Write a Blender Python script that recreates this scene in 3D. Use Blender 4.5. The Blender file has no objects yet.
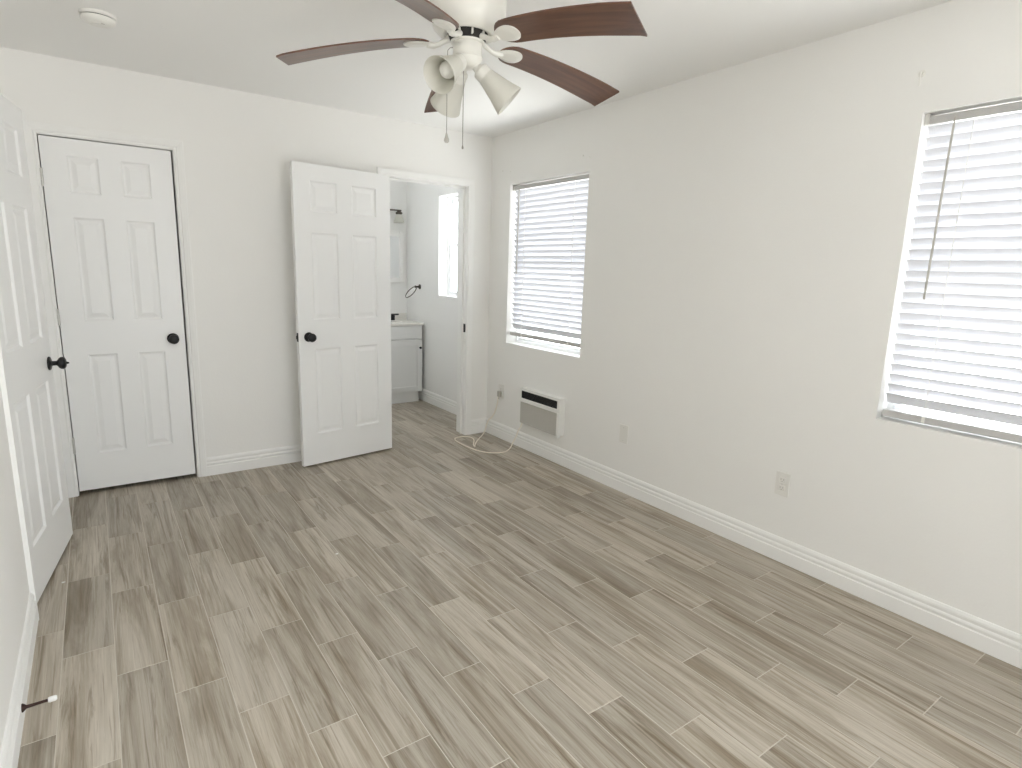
import bpy, bmesh, math, random
from mathutils import Vector, Matrix

random.seed(7)
S = bpy.context.scene
COL = S.collection
PI = math.pi

# ------------------------------------------------------------------ camera
CAM = Vector((-2.7221, 0.0, 1.4059))
F_PX, PITCH, YAW, ROLL = 583.37, 0.19282, 0.61935, 0.03024
r_ = Vector((math.cos(YAW), -math.sin(YAW), 0))
fw_ = Vector((math.sin(YAW), math.cos(YAW), 0))
u_ = Vector((0, 0, 1))
fwd = fw_ * math.cos(PITCH) - u_ * math.sin(PITCH)
up2 = u_ * math.cos(PITCH) + fw_ * math.sin(PITCH)
right = r_ * math.cos(ROLL) + up2 * math.sin(ROLL)
up = -r_ * math.sin(ROLL) + up2 * math.cos(ROLL)
cam_d = bpy.data.cameras.new('camera')
cam_d.sensor_fit = 'HORIZONTAL'
cam_d.sensor_width = 36.0
cam_d.lens = F_PX / 1022 * 36.0
cam_d.clip_start = 0.02
cam = bpy.data.objects.new('camera', cam_d)
COL.objects.link(cam)
m3 = Matrix((right, up, -fwd)).transposed()
cam.matrix_world = Matrix.Translation(CAM) @ m3.to_4x4()
S.camera = cam

# ------------------------------------------------------------------ view
S.view_settings.view_transform = 'Standard'
S.view_settings.look = 'None'
S.view_settings.gamma = 1.0
S.view_settings.use_curve_mapping = False
S.view_settings.exposure = 0.0
S.cycles.max_bounces = 14
S.cycles.diffuse_bounces = 8
S.cycles.transparent_max_bounces = 12
S.cycles.sample_clamp_indirect = 6.0

# ------------------------------------------------------------------ sky: bright hazy daylight, brightest towards the east side
W = bpy.data.worlds.new('sky')
S.world = W
W.use_nodes = True
nt = W.node_tree
nt.nodes.clear()
out = nt.nodes.new('ShaderNodeOutputWorld')
bg = nt.nodes.new('ShaderNodeBackground')
tc = nt.nodes.new('ShaderNodeTexCoord')
sep = nt.nodes.new('ShaderNodeSeparateXYZ')
ramp = nt.nodes.new('ShaderNodeValToRGB')
add1 = nt.nodes.new('ShaderNodeMath'); add1.operation = 'MULTIPLY_ADD'
add1.inputs[1].default_value = 0.5; add1.inputs[2].default_value = 0.5
nt.links.new(tc.outputs['Generated'], sep.inputs[0])
nt.links.new(sep.outputs['Z'], add1.inputs[0])
nt.links.new(add1.outputs[0], ramp.inputs[0])
el = ramp.color_ramp.elements
el[0].position = 0.40; el[0].color = (1.45, 1.44, 1.42, 1)
el[1].position = 0.52; el[1].color = (0.90, 0.95, 1.0, 1)
east = nt.nodes.new('ShaderNodeMapRange')
east.inputs['From Min'].default_value = -0.2; east.inputs['From Max'].default_value = 0.9
east.inputs['To Min'].default_value = 0.4; east.inputs['To Max'].default_value = 5.0
nt.links.new(sep.outputs['X'], east.inputs['Value'])
mulw = nt.nodes.new('ShaderNodeMath'); mulw.operation = 'MULTIPLY'
SKY = nt.nodes.new('ShaderNodeValue'); SKY.outputs[0].default_value = 2.46
nt.links.new(SKY.outputs[0], mulw.inputs[0]); nt.links.new(east.outputs[0], mulw.inputs[1])
south = nt.nodes.new('ShaderNodeMapRange')
south.inputs['From Min'].default_value = -0.9; south.inputs['From Max'].default_value = 0.0
south.inputs['To Min'].default_value = 0.72; south.inputs['To Max'].default_value = 1.0
nt.links.new(sep.outputs['Y'], south.inputs['Value'])
mul2 = nt.nodes.new('ShaderNodeMath'); mul2.operation = 'MULTIPLY'
nt.links.new(mulw.outputs[0], mul2.inputs[0]); nt.links.new(south.outputs[0], mul2.inputs[1])
nt.links.new(ramp.outputs[0], bg.inputs['Color'])
nt.links.new(mul2.outputs[0], bg.inputs['Strength'])
nt.links.new(bg.outputs[0], out.inputs['Surface'])


def portal(name, loc, target, sx, sy):
    """light portal in a window or added opening: emits nothing, guides the sky light in"""
    ld = bpy.data.lights.new(name, 'AREA')
    ld.shape = 'RECTANGLE'; ld.size = sx; ld.size_y = sy
    ld.cycles.is_portal = True
    o = bpy.data.objects.new(name, ld)
    COL.objects.link(o)
    d = Vector(target).normalized()
    o.matrix_world = Matrix.Translation(loc) @ d.to_track_quat('-Z', 'Z').to_matrix().to_4x4()
    return o


D = 4.175            # far wall
H = 2.446            # ceiling
LW = -3.028          # left wall
BACK = -0.95         # wall behind the camera
WT = 0.15
BY0, BY1, BX0, BX1 = 4.30, 5.95, -1.05, 0.08      # bathroom
WZ0, WZ1 = 0.82, 2.06
WIN = [(3.006, 3.906), (0.185, 1.085)]
BWIN = (4.86, 5.22, 1.135, 2.085)
CX0, CX1 = -2.903, -2.270    # closet opening
OX0, OX1 = -0.932, -0.225    # bathroom opening
EY0, EY1 = 2.795, 3.572      # entry door opening in the left wall
DH = 2.046                   # opening height
ADDED_OPENING = (-2.55, -0.25, 0.05, 2.15)  # unseen opening behind the camera, added to bring in more daylight

portal('daylight_portal', (0.17, 3.456, 1.44), (-1, 0, 0), 1.24, 0.9)
portal('daylight_portal', (0.17, 0.635, 1.44), (-1, 0, 0), 1.24, 0.9)
portal('daylight_portal', (0.27, 5.04, 1.61), (-1, 0, 0), 0.95, 0.36)
portal('daylight_portal', (-1.4, BACK - 0.16, 1.1), (0, 1, 0), 2.3, 2.1)  # portal for the added rear opening

portal('added_skylight_portal', (-0.67, 4.98, H + 0.13), (0, 0, -1), 0.64, 0.62)  # portal for the skylight added over the bathroom, out of view

# ------------------------------------------------------------------ materials
MATS = {}


def mat(name, color, rough=0.5, metallic=0.0, spec=0.5, bump=None, var=None, coat=0.0):
    m = bpy.data.materials.new(name)
    m.use_nodes = True
    n = m.node_tree
    b = n.nodes['Principled BSDF']
    b.inputs['Base Color'].default_value = (*color, 1)
    b.inputs['Roughness'].default_value = rough
    b.inputs['Metallic'].default_value = metallic
    b.inputs['Specular IOR Level'].default_value = spec
    b.inputs['Coat Weight'].default_value = coat
    if bump or var:
        t = n.nodes.new('ShaderNodeTexCoord')
    if bump:
        sc, st = bump
        no = n.nodes.new('ShaderNodeTexNoise')
        no.inputs['Scale'].default_value = sc
        no.inputs['Detail'].default_value = 3
        n.links.new(t.outputs['Object'], no.inputs['Vector'])
        bp = n.nodes.new('ShaderNodeBump')
        bp.inputs['Strength'].default_value = st
        bp.inputs['Distance'].default_value = 0.004
        n.links.new(no.outputs['Fac'], bp.inputs['Height'])
        n.links.new(bp.outputs[0], b.inputs['Normal'])
    if var:
        sc, amt = var
        no = n.nodes.new('ShaderNodeTexNoise')
        no.inputs['Scale'].default_value = sc
        n.links.new(t.outputs['Object'], no.inputs['Vector'])
        mx = n.nodes.new('ShaderNodeMix'); mx.data_type = 'RGBA'
        mx.inputs[6].default_value = (*[c * (1 - amt) for c in color], 1)
        mx.inputs[7].default_value = (*[min(1, c * (1 + amt)) for c in color], 1)
        n.links.new(no.outputs['Fac'], mx.inputs[0])
        n.links.new(mx.outputs[2], b.inputs['Base Color'])
    MATS[name] = m
    return m


WALL = mat('wall_paint', (0.862, 0.855, 0.830), 0.75, bump=(90, 0.12), var=(1.3, 0.012))
CEIL = mat('ceiling_paint', (0.875, 0.872, 0.855), 0.85, bump=(70, 0.10))
BATHP = mat('bathroom_paint', (0.85, 0.845, 0.83), 0.7, bump=(90, 0.1))
TRIM = mat('trim_paint', (0.875, 0.872, 0.852), 0.55, spec=0.3, var=(3, 0.012))
DOORP = mat('door_paint', (0.868, 0.870, 0.860), 0.38, bump=(160, 0.05), var=(2, 0.01))
BLACK = mat('matte_black_metal', (0.012, 0.012, 0.013), 0.38, 0.3, var=(20, 0.1))
HINGE = mat('painted_hinge', (0.62, 0.61, 0.58), 0.45, 0.2, var=(30, 0.05))
PLASTIC = mat('white_plastic', (0.80, 0.79, 0.75), 0.35, var=(8, 0.015))
FANW = mat('white_enamel', (0.74, 0.73, 0.68), 0.30, var=(8, 0.02))
DARK = mat('dark_void', (0.02, 0.018, 0.016), 0.8, var=(30, 0.2))
GREYP = mat('grey_plastic', (0.45, 0.43, 0.39), 0.45, var=(12, 0.04))
INTAKE = mat('intake_grey', (0.52, 0.505, 0.465), 0.5, var=(12, 0.03))
HEATW = mat('heater_white', (0.84, 0.84, 0.81), 0.35, var=(10, 0.01))
CORD = mat('cord_vinyl', (0.88, 0.82, 0.72), 0.45, var=(12, 0.03))
RUBBER = mat('white_rubber', (0.85, 0.85, 0.83), 0.6, var=(30, 0.02))
BRONZE = mat('dark_bronze', (0.045, 0.022, 0.018), 0.35, 0.6, var=(30, 0.15))
VINYL = mat('window_vinyl', (0.86, 0.87, 0.88), 0.4, var=(6, 0.01))
RAIL = mat('blind_rail', (0.52, 0.51, 0.50), 0.4, var=(6, 0.02))
VAN = mat('vanity_paint', (0.76, 0.76, 0.75), 0.4, var=(5, 0.012))
STONE = mat('vanity_stone', (0.85, 0.83, 0.78), 0.25, var=(9, 0.03))
MIRROR = mat('mirror_glass', (0.86, 0.87, 0.88), 0.03, 1.0, var=(4, 0.005))
MFRAME = mat('mirror_frame', (0.82, 0.81, 0.79), 0.35, var=(8, 0.01))
BNICKEL = mat('dark_nickel', (0.10, 0.085, 0.07), 0.3, 0.8, var=(25, 0.1))
HALLP = mat('hall_paint', (0.70, 0.69, 0.66), 0.75, bump=(90, 0.1))
GROUT = mat('grout', (0.60, 0.56, 0.49), 0.85, var=(30, 0.08))
CHAIN = mat('chain_metal', (0.30, 0.28, 0.25), 0.35, 0.8, var=(60, 0.1))


def glass_mat(name):
    m = bpy.data.materials.new(name); m.use_nodes = True
    n = m.node_tree; n.nodes.clear()
    o = n.nodes.new('ShaderNodeOutputMaterial')
    tr = n.nodes.new('ShaderNodeBsdfTransparent'); tr.inputs[0].default_value = (0.95, 0.97, 0.96, 1)
    gl = n.nodes.new('ShaderNodeBsdfGlossy'); gl.inputs['Roughness'].default_value = 0.02
    lw = n.nodes.new('ShaderNodeLayerWeight'); lw.inputs['Blend'].default_value = 0.5
    pw = n.nodes.new('ShaderNodeMath'); pw.operation = 'POWER'; pw.inputs[1].default_value = 5.0
    n.links.new(lw.outputs['Facing'], pw.inputs[0])
    fr = n.nodes.new('ShaderNodeMath'); fr.operation = 'MULTIPLY_ADD'; fr.inputs[1].default_value = 0.90; fr.inputs[2].default_value = 0.06
    n.links.new(pw.outputs[0], fr.inputs[0])
    mx = n.nodes.new('ShaderNodeMixShader')
    n.links.new(fr.outputs[0], mx.inputs[0]); n.links.new(tr.outputs[0], mx.inputs[1]); n.links.new(gl.outputs[0], mx.inputs[2])
    n.links.new(mx.outputs[0], o.inputs[0])
    return m


GLASS = glass_mat('window_glass')


def translucent(name, color, tcolor, fac, rough=0.4, gloss=0.08):
    m = bpy.data.materials.new(name); m.use_nodes = True
    n = m.node_tree; n.nodes.clear()
    o = n.nodes.new('ShaderNodeOutputMaterial')
    t = n.nodes.new('ShaderNodeTexCoord')
    no = n.nodes.new('ShaderNodeTexNoise'); no.inputs['Scale'].default_value = 6
    n.links.new(t.outputs['Object'], no.inputs['Vector'])
    mc = n.nodes.new('ShaderNodeMix'); mc.data_type = 'RGBA'
    mc.inputs[6].default_value = (*[c * 0.985 for c in color], 1); mc.inputs[7].default_value = (*color, 1)
    n.links.new(no.outputs['Fac'], mc.inputs[0])
    d = n.nodes.new('ShaderNodeBsdfDiffuse'); n.links.new(mc.outputs[2], d.inputs[0])
    tl = n.nodes.new('ShaderNodeBsdfTranslucent'); tl.inputs[0].default_value = (*tcolor, 1)
    g = n.nodes.new('ShaderNodeBsdfGlossy'); g.inputs['Roughness'].default_value = rough
    a = n.nodes.new('ShaderNodeMixShader'); a.inputs[0].default_value = fac
    b = n.nodes.new('ShaderNodeMixShader'); b.inputs[0].default_value = gloss
    n.links.new(d.outputs[0], a.inputs[1]); n.links.new(tl.outputs[0], a.inputs[2])
    n.links.new(a.outputs[0], b.inputs[1]); n.links.new(g.outputs[0], b.inputs[2])
    n.links.new(b.outputs[0], o.inputs[0])
    return m


SLAT = translucent('blind_slat', (0.70, 0.705, 0.735), (0.85, 0.87, 0.92), 0.03, 0.35, 0.04)
SHADE = translucent('frosted_glass', (0.78, 0.77, 0.71), (0.80, 0.79, 0.72), 0.30, 0.25, 0.07)


def floor_mat():
    m = bpy.data.materials.new('wood_look_tile'); m.use_nodes = True
    n = m.node_tree; L = n.links.new
    b = n.nodes['Principled BSDF']
    at = n.nodes.new('ShaderNodeAttribute'); at.attribute_name = 'tile_rand'
    ge = n.nodes.new('ShaderNodeTexCoord')
    # per-tile offset so that every plank has its own figure
    sc = n.nodes.new('ShaderNodeVectorMath'); sc.operation = 'SCALE'; sc.inputs['Scale'].default_value = 37.0
    L(at.outputs['Color'], sc.inputs[0])
    ad = n.nodes.new('ShaderNodeVectorMath'); ad.operation = 'ADD'
    L(ge.outputs['Object'], ad.inputs[0]); L(sc.outputs[0], ad.inputs[1])

    def noise(sx, sy, detail, rough, dist=0.0):
        mp = n.nodes.new('ShaderNodeVectorMath'); mp.operation = 'MULTIPLY'
        mp.inputs[1].default_value = (sx, sy, 1.0)
        L(ad.outputs[0], mp.inputs[0])
        no = n.nodes.new('ShaderNodeTexNoise')
        no.inputs['Scale'].default_value = 1.0; no.inputs['Detail'].default_value = detail
        no.inputs['Roughness'].default_value = rough; no.inputs['Distortion'].default_value = dist
        L(mp.outputs[0], no.inputs['Vector'])
        return no.outputs['Fac']

    def rampn(fac, stops):
        r = n.nodes.new('ShaderNodeValToRGB')
        e = r.color_ramp.elements
        e[0].position, e[0].color = stops[0][0], (*stops[0][1], 1)
        e[1].position, e[1].color = stops[-1][0], (*stops[-1][1], 1)
        for p, c in stops[1:-1]:
            q = e.new(p); q.color = (*c, 1)
        L(fac, r.inputs[0])
        return r.outputs[0]

    def mixc(fac, a, c, mode='MIX'):
        x = n.nodes.new('ShaderNodeMix'); x.data_type = 'RGBA'; x.blend_type = mode
        if isinstance(fac, float): x.inputs[0].default_value = fac
        else: L(fac, x.inputs[0])
        for k, v in ((6, a), (7, c)):
            if isinstance(v, tuple): x.inputs[k].default_value = (*v, 1)
            else: L(v, x.inputs[k])
        return x.outputs[2]

    base = rampn(noise(12, 0.9, 7, 0.64, 0.8), [(0.28, (0.235, 0.194, 0.142)), (0.42, (0.345, 0.298, 0.236)),
                                                (0.55, (0.470, 0.424, 0.356)), (0.75, (0.555, 0.510, 0.440))])
    streak = rampn(noise(27, 1.1, 6, 0.68, 1.2), [(0.52, (0, 0, 0)), (0.60, (0.45, 0.45, 0.45)), (0.71, (1, 1, 1))])
    c0 = mixc(streak, base, (0.180, 0.136, 0.084))
    fibre = rampn(noise(75, 1.6, 5, 0.7, 1.6), [(0.55, (0, 0, 0)), (0.72, (0.75, 0.75, 0.75))])
    c1 = mixc(fibre, c0, (0.190, 0.146, 0.094))
    grain = rampn(noise(170, 3.5, 4, 0.65), [(0.32, (0.84, 0.83, 0.81)), (0.66, (1.06, 1.06, 1.06))])
    c2 = mixc(1.0, c1, grain, 'MULTIPLY')
    # overall shade of each plank
    sx = n.nodes.new('ShaderNodeSeparateColor'); L(at.outputs['Color'], sx.inputs[0])
    mr = n.nodes.new('ShaderNodeMapRange'); mr.inputs['To Min'].default_value = 0.88; mr.inputs['To Max'].default_value = 1.10
    L(sx.outputs[2], mr.inputs['Value'])
    sc2 = n.nodes.new('ShaderNodeVectorMath'); sc2.operation = 'SCALE'
    L(c2, sc2.inputs[0]); L(mr.outputs[0], sc2.inputs['Scale'])
    L(sc2.outputs[0], b.inputs['Base Color'])
    b.inputs['Roughness'].default_value = 0.36
    b.inputs['Specular IOR Level'].default_value = 0.45
    bp = n.nodes.new('ShaderNodeBump'); bp.inputs['Strength'].default_value = 0.08; bp.inputs['Distance'].default_value = 0.002
    L(noise(90, 4, 3, 0.6), bp.inputs['Height']); L(bp.outputs[0], b.inputs['Normal'])
    return m


FLOORM = floor_mat()


def blade_mat():
    m = bpy.data.materials.new('walnut_blade'); m.use_nodes = True
    n = m.node_tree; L = n.links.new
    b = n.nodes['Principled BSDF']
    t = n.nodes.new('ShaderNodeTexCoord')
    mp = n.nodes.new('ShaderNodeMapping'); mp.inputs['Scale'].default_value = (2.5, 45, 20)
    L(t.outputs['Object'], mp.inputs[0])
    no = n.nodes.new('ShaderNodeTexNoise'); no.inputs['Scale'].default_value = 1; no.inputs['Detail'].default_value = 5
    no.inputs['Distortion'].default_value = 0.6
    L(mp.outputs[0], no.inputs['Vector'])
    r = n.nodes.new('ShaderNodeValToRGB'); e = r.color_ramp.elements
    e[0].position = 0.3; e[0].color = (0.060, 0.019, 0.010, 1)
    e[1].position = 0.75; e[1].color = (0.165, 0.070, 0.033, 1)
    L(no.outputs['Fac'], r.inputs[0]); L(r.outputs[0], b.inputs['Base Color'])
    b.inputs['Roughness'].default_value = 0.33
    b.inputs['Coat Weight'].default_value = 0.3
    b.inputs['Coat Roughness'].default_value = 0.22
    return m


BLADE = blade_mat()

# ------------------------------------------------------------------ mesh helpers


class MB:
    def __init__(self):
        self.bm = bmesh.new()

    def box(self, a, b, bev=0.0, seg=2):
        x0, y0, z0 = a; x1, y1, z1 = b
        x0, x1 = min(x0, x1), max(x0, x1); y0, y1 = min(y0, y1), max(y0, y1); z0, z1 = min(z0, z1), max(z0, z1)
        v = [self.bm.verts.new(p) for p in ((x0, y0, z0), (x1, y0, z0), (x1, y1, z0), (x0, y1, z0),
                                            (x0, y0, z1), (x1, y0, z1), (x1, y1, z1), (x0, y1, z1))]
        fs = [self.bm.faces.new([v[i] for i in q]) for q in ((0, 3, 2, 1), (4, 5, 6, 7), (0, 1, 5, 4), (1, 2, 6, 5), (2, 3, 7, 6), (3, 0, 4, 7))]
        if bev > 0:
            ed = set(e for f in fs for e in f.edges)
            bmesh.ops.bevel(self.bm, geom=list(ed), offset=bev, segments=seg, affect='EDGES', profile=0.5)
        return self

    def obox(self, M, a, b, bev=0.0, seg=2):
        t = MB(); t.box(a, b, bev, seg)
        return self.merge(t, M)

    def merge(self, other, M=None):
        me = bpy.data.meshes.new('tmp'); other.bm.to_mesh(me)
        if M is not None: me.transform(M)
        self.bm.from_mesh(me); bpy.data.meshes.remove(me); other.bm.free()
        return self

    def lathe(self, prof, seg=40, M=None, smooth=True, sx=1.0, sy=1.0):
        """prof: (r, z) list; spun about local z"""
        M = M or Matrix.Identity(4)
        rings = []
        for r, z in prof:
            if r < 1e-6:
                rings.append([self.bm.verts.new(M @ Vector((0, 0, z)))])
            else:
                rings.append([self.bm.verts.new(M @ Vector((r * sx * math.cos(2 * PI * k / seg), r * sy * math.sin(2 * PI * k / seg), z))) for k in range(seg)])
        for A, B in zip(rings, rings[1:]):
            for k in range(seg):
                k2 = (k + 1) % seg
                if len(A) == 1 and len(B) == 1: continue
                if len(A) == 1: f = self.bm.faces.new((A[0], B[k2], B[k]))
                elif len(B) == 1: f = self.bm.faces.new((A[k], A[k2], B[0]))
                else: f = self.bm.faces.new((A[k], A[k2], B[k2], B[k]))
                f.smooth = smooth
        return self

    def tube(self, pts, r, seg=10, closed=False, caps=True):
        pts = [Vector(p) for p in pts]
        n = len(pts)
        rad = r if isinstance(r, (list, tuple)) else [r] * n
        rings = []
        nrm = None
        for i, p in enumerate(pts):
            if closed: t = pts[(i + 1) % n] - pts[i - 1]
            else: t = pts[min(i + 1, n - 1)] - pts[max(i - 1, 0)]
            t.normalize()
            if nrm is None:
                a = Vector((0, 0, 1)) if abs(t.z) < 0.9 else Vector((1, 0, 0))
                nrm = t.cross(a).normalized()
            nrm = (nrm - t * nrm.dot(t)).normalized()
            bn = t.cross(nrm)
            rings.append([self.bm.verts.new(p + (nrm * math.cos(2 * PI * k / seg) + bn * math.sin(2 * PI * k / seg)) * rad[i]) for k in range(seg)])
        m = n if closed else n - 1
        for i in range(m):
            A, B = rings[i], rings[(i + 1) % n]
            for k in range(seg):
                f = self.bm.faces.new((A[k], A[(k + 1) % seg], B[(k + 1) % seg], B[k])); f.smooth = True
        if caps and not closed:
            self.bm.faces.new(rings[0][::-1]); self.bm.faces.new(rings[-1])
        return self

    def prism(self, poly, h, M=None):
        """poly in local xy, extruded along local z by h"""
        M = M or Matrix.Identity(4)
        a = [self.bm.verts.new(M @ Vector((x, y, 0))) for x, y in poly]
        b = [self.bm.verts.new(M @ Vector((x, y, h))) for x, y in poly]
        n = len(poly)
        self.bm.faces.new(a[::-1]); self.bm.faces.new(b)
        for i in range(n):
            self.bm.faces.new((a[i], a[(i + 1) % n], b[(i + 1) % n], b[i]))
        return self

    def quad(self, *p):
        self.bm.faces.new([self.bm.verts.new(q) for q in p]); return self

    def build(self, name, m, parent=None, loc=None, rot=None, fix=True, weld=0.0):
        if weld: bmesh.ops.remove_doubles(self.bm, verts=self.bm.verts[:], dist=weld)
        if fix: bmesh.ops.recalc_face_normals(self.bm, faces=self.bm.faces[:])
        for e in self.bm.edges:
            if len(e.link_faces) == 2 and e.calc_face_angle(0.0) > 0.75: e.smooth = False
        me = bpy.data.meshes.new(name)
        self.bm.to_mesh(me); self.bm.free()
        for x in (m if isinstance(m, (list, tuple)) else [m]): me.materials.append(x)
        o = bpy.data.objects.new(name, me)
        COL.objects.link(o)
        if parent: o.parent = parent
        if loc: o.location = loc
        if rot: o.rotation_euler = rot
        return o


def tag(o, label, cat, group=None, kind=None):
    o['label'] = label; o['category'] = cat
    if group: o['group'] = group
    if kind: o['kind'] = kind
    return o


def thing(name, loc, label, cat, group=None, rz=0.0, kind=None):
    o = bpy.data.objects.new(name, None)
    o.empty_display_size = 0.05
    COL.objects.link(o)
    o.location = loc; o.rotation_euler = (0, 0, rz)
    return tag(o, label, cat, group, kind)


def copy_tree(o, parent=None):
    c = o.copy(); COL.objects.link(c)
    if parent: c.parent = parent
    for ch in list(o.children): copy_tree(ch, c)
    return c


def slab(axis, c0, c1, u0, u1, z0, z1, holes):
    """wall slab with rectangular holes (ua, ub, za, zb). axis 'x': constant x; axis 'y': constant y."""
    mb = MB()
    us = sorted(set([u0, u1] + [h[0] for h in holes] + [h[1] for h in holes]))
    zs = sorted(set([z0, z1] + [h[2] for h in holes] + [h[3] for h in holes]))
    us = [u for u in us if u0 <= u <= u1]; zs = [z for z in zs if z0 <= z <= z1]
    P = (lambda c, u, z: (c, u, z)) if axis == 'x' else (lambda c, u, z: (u, c, z))

    def solid(i, j):
        if i < 0 or j < 0 or i >= len(us) - 1 or j >= len(zs) - 1: return False
        um, zm = (us[i] + us[i + 1]) / 2, (zs[j] + zs[j + 1]) / 2
        return not any(h[0] < um < h[1] and h[2] < zm < h[3] for h in holes)
    for i in range(len(us) - 1):
        for j in range(len(zs) - 1):
            if not solid(i, j): continue
            a, b, c, d = us[i], us[i + 1], zs[j], zs[j + 1]
            mb.quad(P(c0, a, c), P(c0, b, c), P(c0, b, d), P(c0, a, d))
            mb.quad(P(c1, a, c), P(c1, a, d), P(c1, b, d), P(c1, b, c))
            if not solid(i - 1, j): mb.quad(P(c0, a, c), P(c0, a, d), P(c1, a, d), P(c1, a, c))
            if not solid(i + 1, j): mb.quad(P(c0, b, c), P(c1, b, c), P(c1, b, d), P(c0, b, d))
            if not solid(i, j - 1): mb.quad(P(c0, a, c), P(c1, a, c), P(c1, b, c), P(c0, b, c))
            if not solid(i, j + 1): mb.quad(P(c0, a, d), P(c0, b, d), P(c1, b, d), P(c1, a, d))
    return mb


def struct(o, label, cat):
    return tag(o, label, cat, kind='structure')


# ------------------------------------------------------------------ room shell
E_ = 0.0
mb = slab('x', 0.0, WT, BACK - WT, D + 0.06, 0, H, [(a, b, WZ0, WZ1) for a, b in WIN])
struct(mb.build('wall_right', WALL, weld=1e-5), 'plain white wall on the right with the two blind-covered windows', 'wall')
mb = slab('y', D, BY0, LW - WT, 0.06, 0, H, [(CX0, CX1, -1, DH), (OX0 - 0.018, OX1 + 0.018, -1, DH + 0.018)])
mb2 = slab('y', D, BY0, LW - WT, 0.0, 0, H, [(CX0 - 0.018, CX1 + 0.018, 0, DH + 0.018), (OX0 - 0.018, OX1 + 0.018, 0, DH + 0.018)])
mb.bm.free()
struct(mb2.build('wall_far', WALL, weld=1e-5), 'plain white far wall holding the closet door and bathroom doorway', 'wall')
mb = slab('x', LW - WT, LW, BACK - WT, D, 0, H, [(EY0 - 0.018, EY1 + 0.018, 0, DH + 0.018)])
struct(mb.build('wall_left', WALL, weld=1e-5), 'plain white wall on the left beside the ajar entry door', 'wall')
mb = slab('y', BACK - WT, BACK, LW, 0.0, 0, H, [ADDED_OPENING])
struct(mb.build('wall_back', WALL, weld=1e-5), 'white wall behind the camera with a wide unseen opening added for daylight', 'wall')
ADDED_SKYLIGHT = (-0.98, -0.36, 4.66, 5.30)      # unseen skylight, added to brighten the bathroom
mb = MB().box((LW - 1.3, BACK - WT, H), (WT + 0.3, ADDED_SKYLIGHT[2], H + 0.12)).box((LW - 1.3, ADDED_SKYLIGHT[3], H), (WT + 0.3, BY1 + 0.1, H + 0.12))
mb.box((LW - 1.3, ADDED_SKYLIGHT[2], H), (ADDED_SKYLIGHT[0], ADDED_SKYLIGHT[3], H + 0.12)).box((ADDED_SKYLIGHT[1], ADDED_SKYLIGHT[2], H), (WT + 0.3, ADDED_SKYLIGHT[3], H + 0.12))
struct(mb.build('ceiling', CEIL), 'flat white ceiling with the fan and smoke detector', 'ceiling')
# bathroom shell
mb = slab('x', BX1, BX1 + 0.17, D + 0.06, BY1 + 0.1, 0, H, [BWIN])
struct(mb.build('wall_bathroom_right', BATHP, weld=1e-5), 'pale grey bathroom wall with the towel ring and narrow window', 'wall')
mb = MB().box((BX0 - 0.1, BY1, 0), (BX1, BY1 + 0.1, H))
struct(mb.build('wall_bathroom_back', BATHP), 'pale grey bathroom wall behind the mirror and vanity', 'wall')
mb = MB().box((BX0 - 0.1, BY0, 0), (BX0, BY1, H))
struct(mb.build('wall_bathroom_left', BATHP), 'pale grey bathroom side wall out of sight behind the open door', 'wall')
# inside-of-partition skin on the bathroom side
mb = slab('y', BY0, BY0 + 0.008, BX0, BX1, 0, H, [(OX0 - 0.018, OX1 + 0.018, 0, DH + 0.018)])
struct(mb.build('wall_bathroom_front', BATHP, weld=1e-5), 'pale grey bathroom side of the partition around the doorway', 'wall')
# closet behind the closed door
mb = MB().box((LW - WT, BY0 + 0.60, 0), (-1.70, BY0 + 0.66, H)).box((-1.75, BY0, 0), (-1.70, BY0 + 0.60, H)).box((LW - WT, BY0, 0), (LW - WT + 0.05, BY0 + 0.6, H))
struct(mb.build('wall_closet', HALLP), 'closet wall hidden behind the closed six-panel door', 'wall')
# hall beyond the entry door
mb = MB().box((LW - 1.25, 2.0, 0), (LW - 1.2, BY0, H)).box((LW - 1.2, 2.0, 0), (LW - WT, 2.05, H)).box((LW - 1.2, BY0 - 0.05, 0), (LW - WT, BY0, H))
struct(mb.build('wall_hall', HALLP), 'hall wall beyond the gap of the ajar entry door', 'wall')

# floor: wood-look plank tiles, 1/3 running bond, grout bed below
TWX, TLY, G = 0.1555, 0.613, 0.0026
X0 = -2.93
bm = bmesh.new()
lay = bm.loops.layers.float_color.new('tile_rand')
rng = random.Random(3)
fx0, fx1, fy0, fy1 = LW - 1.2, BX1, BACK - WT, BY1


def tile(xa, xb, ya, yb, col):
    e, dz = 0.0013, -0.0012
    o = [(xa, ya), (xb, ya), (xb, yb), (xa, yb)]
    i = [(xa + e, ya + e), (xb - e, ya + e), (xb - e, yb - e), (xa + e, yb - e)]
    vo = [bm.verts.new((x, y, dz)) for x, y in o]; vi = [bm.verts.new((x, y, 0.0)) for x, y in i]
    fs = [bm.faces.new(vi)] + [bm.faces.new((vo[k], vo[(k + 1) % 4], vi[(k + 1) % 4], vi[k])) for k in range(4)]
    for f in fs:
        f.material_index = 0
        for l in f.loops: l[lay] = col


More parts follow.
